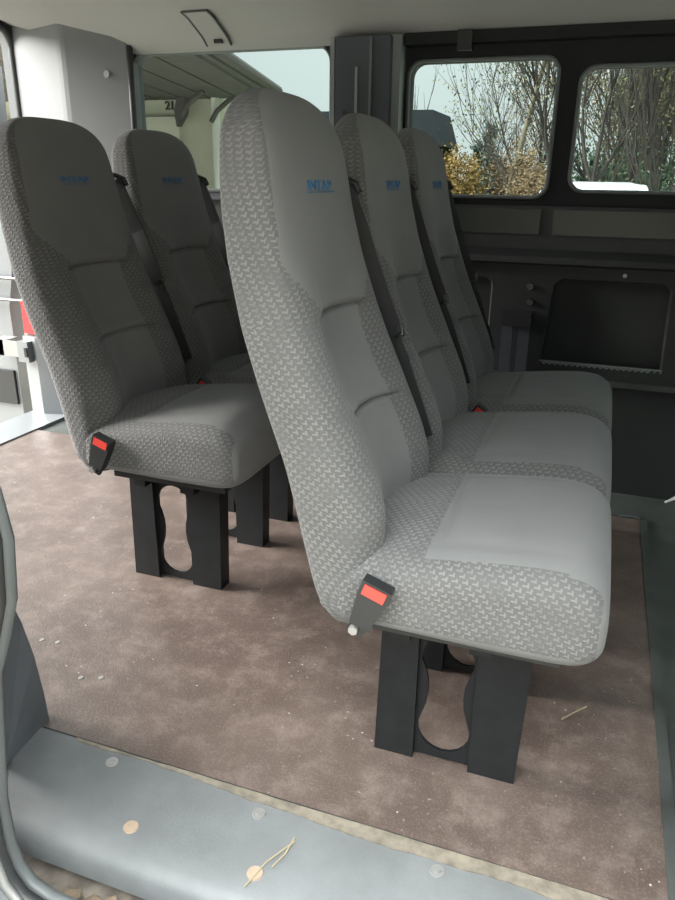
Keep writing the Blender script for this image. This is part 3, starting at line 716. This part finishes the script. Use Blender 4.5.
# dark building beyond
bld = thing('outbuilding', 'dark slate grey building far behind the middle window', 'building', (0, 0, 0))
bm = BM(); box(bm, -9, -3.72, 17, 18.5, GZ, 1.95); obj('wall', bm, M['slate'], bld)
bm = BM(); prism(bm, [(-9.2, 1.7), (-3.62, 1.7), (-3.86, 2.42), (-9.2, 2.42)], 'y', 16.8, 18.7); obj('roof', bm, M['slate'], bld)
bm = BM(); box(bm, -4.9, -4.1, 16.95, 17.05, 1.2, 1.75); obj('window', bm, M['carglass'], bld)

def branch(bm, p, d, ln, r, depth, tips, spread, rnd, up=.12):
    n = 4; pts = [p]; q = p.copy(); dd = d.copy()
    for i in range(n):
        dd = (dd+Vector((rnd.uniform(-1, 1), rnd.uniform(-1, 1), rnd.uniform(-.4, 1)))*.14+Vector((0, 0, up))*.3).normalized(); q = q+dd*ln/n; pts.append(q.copy())
    tube(bm, pts, [r*(1-.45*i/n) for i in range(n+1)], 5 if depth > 1 else 3, cap=False)
    if depth <= 0:
        tips += pts[2:]; return
    k = rnd.randint(3, 4)
    for i in range(k):
        t = rnd.randint(1, n); ax = Vector((rnd.uniform(-1, 1), rnd.uniform(-1, 1), rnd.uniform(-.3, .6)))
        branch(bm, pts[t], (dd+ax*spread).normalized(), ln*rnd.uniform(.55, .8), r*.52, depth-1, tips, spread, rnd, up)
    branch(bm, pts[-1], dd, ln*.75, r*.5, depth-1, tips, spread, rnd, up)
def leaves(bm, pts, n, jit, size, rnd, squash=1):
    for i in range(n):
        p = rnd.choice(pts)+Vector((rnd.gauss(0, jit), rnd.gauss(0, jit), rnd.gauss(0, jit)*squash))
        a = Vector((rnd.gauss(0, 1), rnd.gauss(0, 1), rnd.gauss(0, 1))).normalized(); b = a.orthogonal().normalized(); s = size*rnd.uniform(.5, 1.3)
        v = [bm.verts.new(p+x) for x in (a*s, b*s*.45, -a*s, -b*s*.45)]; bm.faces.new(v)
def tree(name, label, loc, h, r, depth, leafm, nleaf, lsize, seed, spread=.7, up=.12, group='bare trees beyond the windows', lean=(0, 0), stems=1):
    rnd = random.Random(seed); t = thing(name, label, 'tree', loc, 0, group); bm = BM(); tips = []
    for s in range(stems):
        d = Vector((lean[0]+(rnd.uniform(-.35, .35) if stems > 1 else 0), lean[1], 1)).normalized()
        branch(bm, Vector((rnd.uniform(-.2, .2)*(stems > 1), 0, 0)), d, h*.42, r, depth, tips, spread, rnd, up)
    obj('branches', bm, M['bark'], t)
    if nleaf:
        bm = BM(); leaves(bm, tips, nleaf, .12, lsize, rnd); obj('foliage', bm, M[leafm], t)
    return t
def bush(name, label, loc, rx, h, leafm, n, size, seed, group='shrubs beyond the windows', cat='bush', pointed=0):
    rnd = random.Random(seed); t = thing(name, label, cat, loc, 0, group); bm = BM()
    pts = []
    lumps = [(Vector((rnd.uniform(-.5, .5)*rx, rnd.uniform(-.4, .4)*rx, h*rnd.uniform(.35, .72))), rnd.uniform(.35, .55)) for _ in range(9)]
    for i in range(260):
        if pointed:
            z = rnd.random()**1.3; a = rnd.uniform(0, 6.28); rr = rx*(1-z)*math.sqrt(rnd.random()); pts.append(Vector((rr*math.cos(a), rr*math.sin(a), h*(.06+.94*z))))
        else:
            c, q = rnd.choice(lumps); v = Vector((rnd.gauss(0, 1), rnd.gauss(0, 1), rnd.gauss(0, 1))).normalized(); pts.append(c+Vector((v.x*rx*q, v.y*rx*q, v.z*h*q*.75)))
    for i in range(14):
        p = rnd.choice(pts); tube(bm, [Vector((rnd.uniform(-.1, .1), rnd.uniform(-.1, .1), 0)), p*.5+Vector((0, 0, .1)), p], [.03, .018, .006], 5)
    obj('stems', bm, M['bark'], t)
    bm = BM(); leaves(bm, pts, n, .09*rx+.03, size, rnd); obj('foliage', bm, M[leafm], t)
    return t
bush('bush', 'rounded golden orange bush seen through the middle window', (-2.42, 13.2, GZ), .60, 2.05, 'leaf_orange', 11000, .03, 1)
bush('bush', 'russet brown bush directly right of the golden bush', (-1.62, 13.8, GZ), .66, 2.25, 'leaf_brown', 10000, .03, 2)
bush('bush', 'russet brown bush at the right end of the middle window', (-.98, 10.2, GZ), .40, 1.85, 'leaf_brown', 8000, .025, 3)
bush('bush', 'dark green hedge bush behind the white car', (-.2, 14.6, GZ), 1.0, 2.1, 'leaf_green', 8000, .045, 4)
bush('bush', 'dark green hedge bush right of the white car', (1.2, 14.2, GZ), .9, 1.9, 'leaf_green', 8000, .045, 5)
for x, y, h, s, l in ((-5.0, 24, 2.6, 6, 'leftmost small bluish conifer on the skyline'), (-4.2, 25, 2.7, 7, 'middle small bluish conifer on the skyline'), (-3.75, 24.5, 3.2, 8, 'right small bluish conifer on the skyline, behind the russet bush')):
    bush('conifer', l, (x, y, GZ), .55, h, 'leaf_dark', 1600, .08, s, 'conifers on the skyline', 'tree', 1)
tree('bare_tree', 'tall sparse tree with few brown leaves behind the russet bush', (-1.40, 15.5, GZ), 4.2, .05, 4, 'leaf_brown', 2500, .03, 11, spread=.7)
tree('bare_tree', 'thin bare tree standing over the dark slate building', (-5.0, 19, GZ), 4.2, .05, 3, None, 0, .05, 12, spread=.5, up=.3)
tree('bare_tree', 'small bare grey tree left of the leaning pole', (-2.35, 17.5, GZ), 2.9, .05, 4, None, 0, .05, 13, spread=.7)
tree('leafy_tree', 'olive leaved tree at the left edge of the front window', (-.62, 12.6, GZ), 5.0, .06, 4, 'leaf_olive', 6000, .03, 14, spread=.7, stems=2)
tree('leafy_tree', 'dense tree with olive leaves in the middle of the front window', (.05, 13.4, GZ), 5.2, .06, 4, 'leaf_olive', 7000, .03, 15, spread=.65, stems=2)
tree('bare_tree', 'many stemmed bare tree at the right edge of the front window', (.75, 12.2, GZ), 5.2, .05, 4, 'leaf_olive', 1500, .03, 16, spread=.45, up=.3, stems=4)
tree('leafy_tree', 'brownish tree far behind the olive leaved trees', (.4, 17.0, GZ), 5.6, .08, 4, 'leaf_brown', 8000, .04, 17, spread=.8, stems=2)
bm = BM(); tube(bm, [(-1.75, 13.0, GZ), (-1.62, 13.0, 1.0), (-1.22, 13.0, 2.9), (-1.0, 13.0, 3.9)], [.045, .04, .035, .03], 8); tag(obj('leaning_pole', bm, M['polewood'], smooth=True), 'leaning wooden pole among the bushes', 'pole')
# white car, nose towards the van
car = thing('car', 'white parked car, its roof just above the sill of the front window', 'car', (-.24, 11.0, GZ))
body = [(-2.0, .30), (-2.05, .62), (-1.85, .80), (-1.05, .93), (-.35, 1.50), (.1, 1.60), (1.1, 1.61), (1.75, 1.45), (2.15, 1.0), (2.2, .55), (2.1, .30)]
bm = BM(); rings = []
for y_, wd in ((-.88, 0), (-.80, 1), (-.62, 2), (.62, 2), (.80, 1), (.88, 0)):
    rings.append([bm.verts.new((y_ if z < 1.0 else y_*(1-.42*(z-1.0)), x, z-(.03 if wd < 2 and z > 1.4 else 0))) for x, z in body])
for A, B in zip(rings, rings[1:]):
    for k in range(len(body)): bm.faces.new((A[k], A[(k+1) % len(body)], B[(k+1) % len(body)], B[k]))
bm.faces.new(rings[0]); bm.faces.new(rings[-1][::-1])
obj('body', bm, M['carpaint'], car, autosmooth=True)
bm = BM(); v = [bm.verts.new(p) for p in ((-.70, -1.02, .97), (.70, -1.02, .97), (.54, -.36, 1.49), (-.54, -.36, 1.49))]; f = bm.faces.new(v)
bmesh.ops.solidify(bm, geom=bm.faces[:], thickness=.02); obj('windscreen', bm, M['carglass'], car)
for sx in (-1, 1):
    for yy in (-1.35, 1.4):
        bm = BM(); cyl(bm, (sx*.72, yy, .32), (sx, 0, 0), .32, .17, 24); obj('wheel', bm, M['tyre'], car)
    bm = BM(); box(bm, sx*.52-.16, sx*.52+.16, -2.06, -1.9, .60, .74); obj('headlight', bm, M['clear'], car, bevel=.02)
# tall fence of hedging far off so that the horizon is closed
for i, (x, s) in enumerate(((.6, 31), (3.4, 32), (6.0, 33))):
    bush('conifer', ('broad dark conifer in the far background left of the front window trees', 'broad dark conifer in the far background right of the white car', 'broad dark conifer at the far right background')[i], (x, 21, GZ), 1.5, 4.6, 'leaf_green', 3500, .12, s, 'conifers in the far background', 'tree', 1)
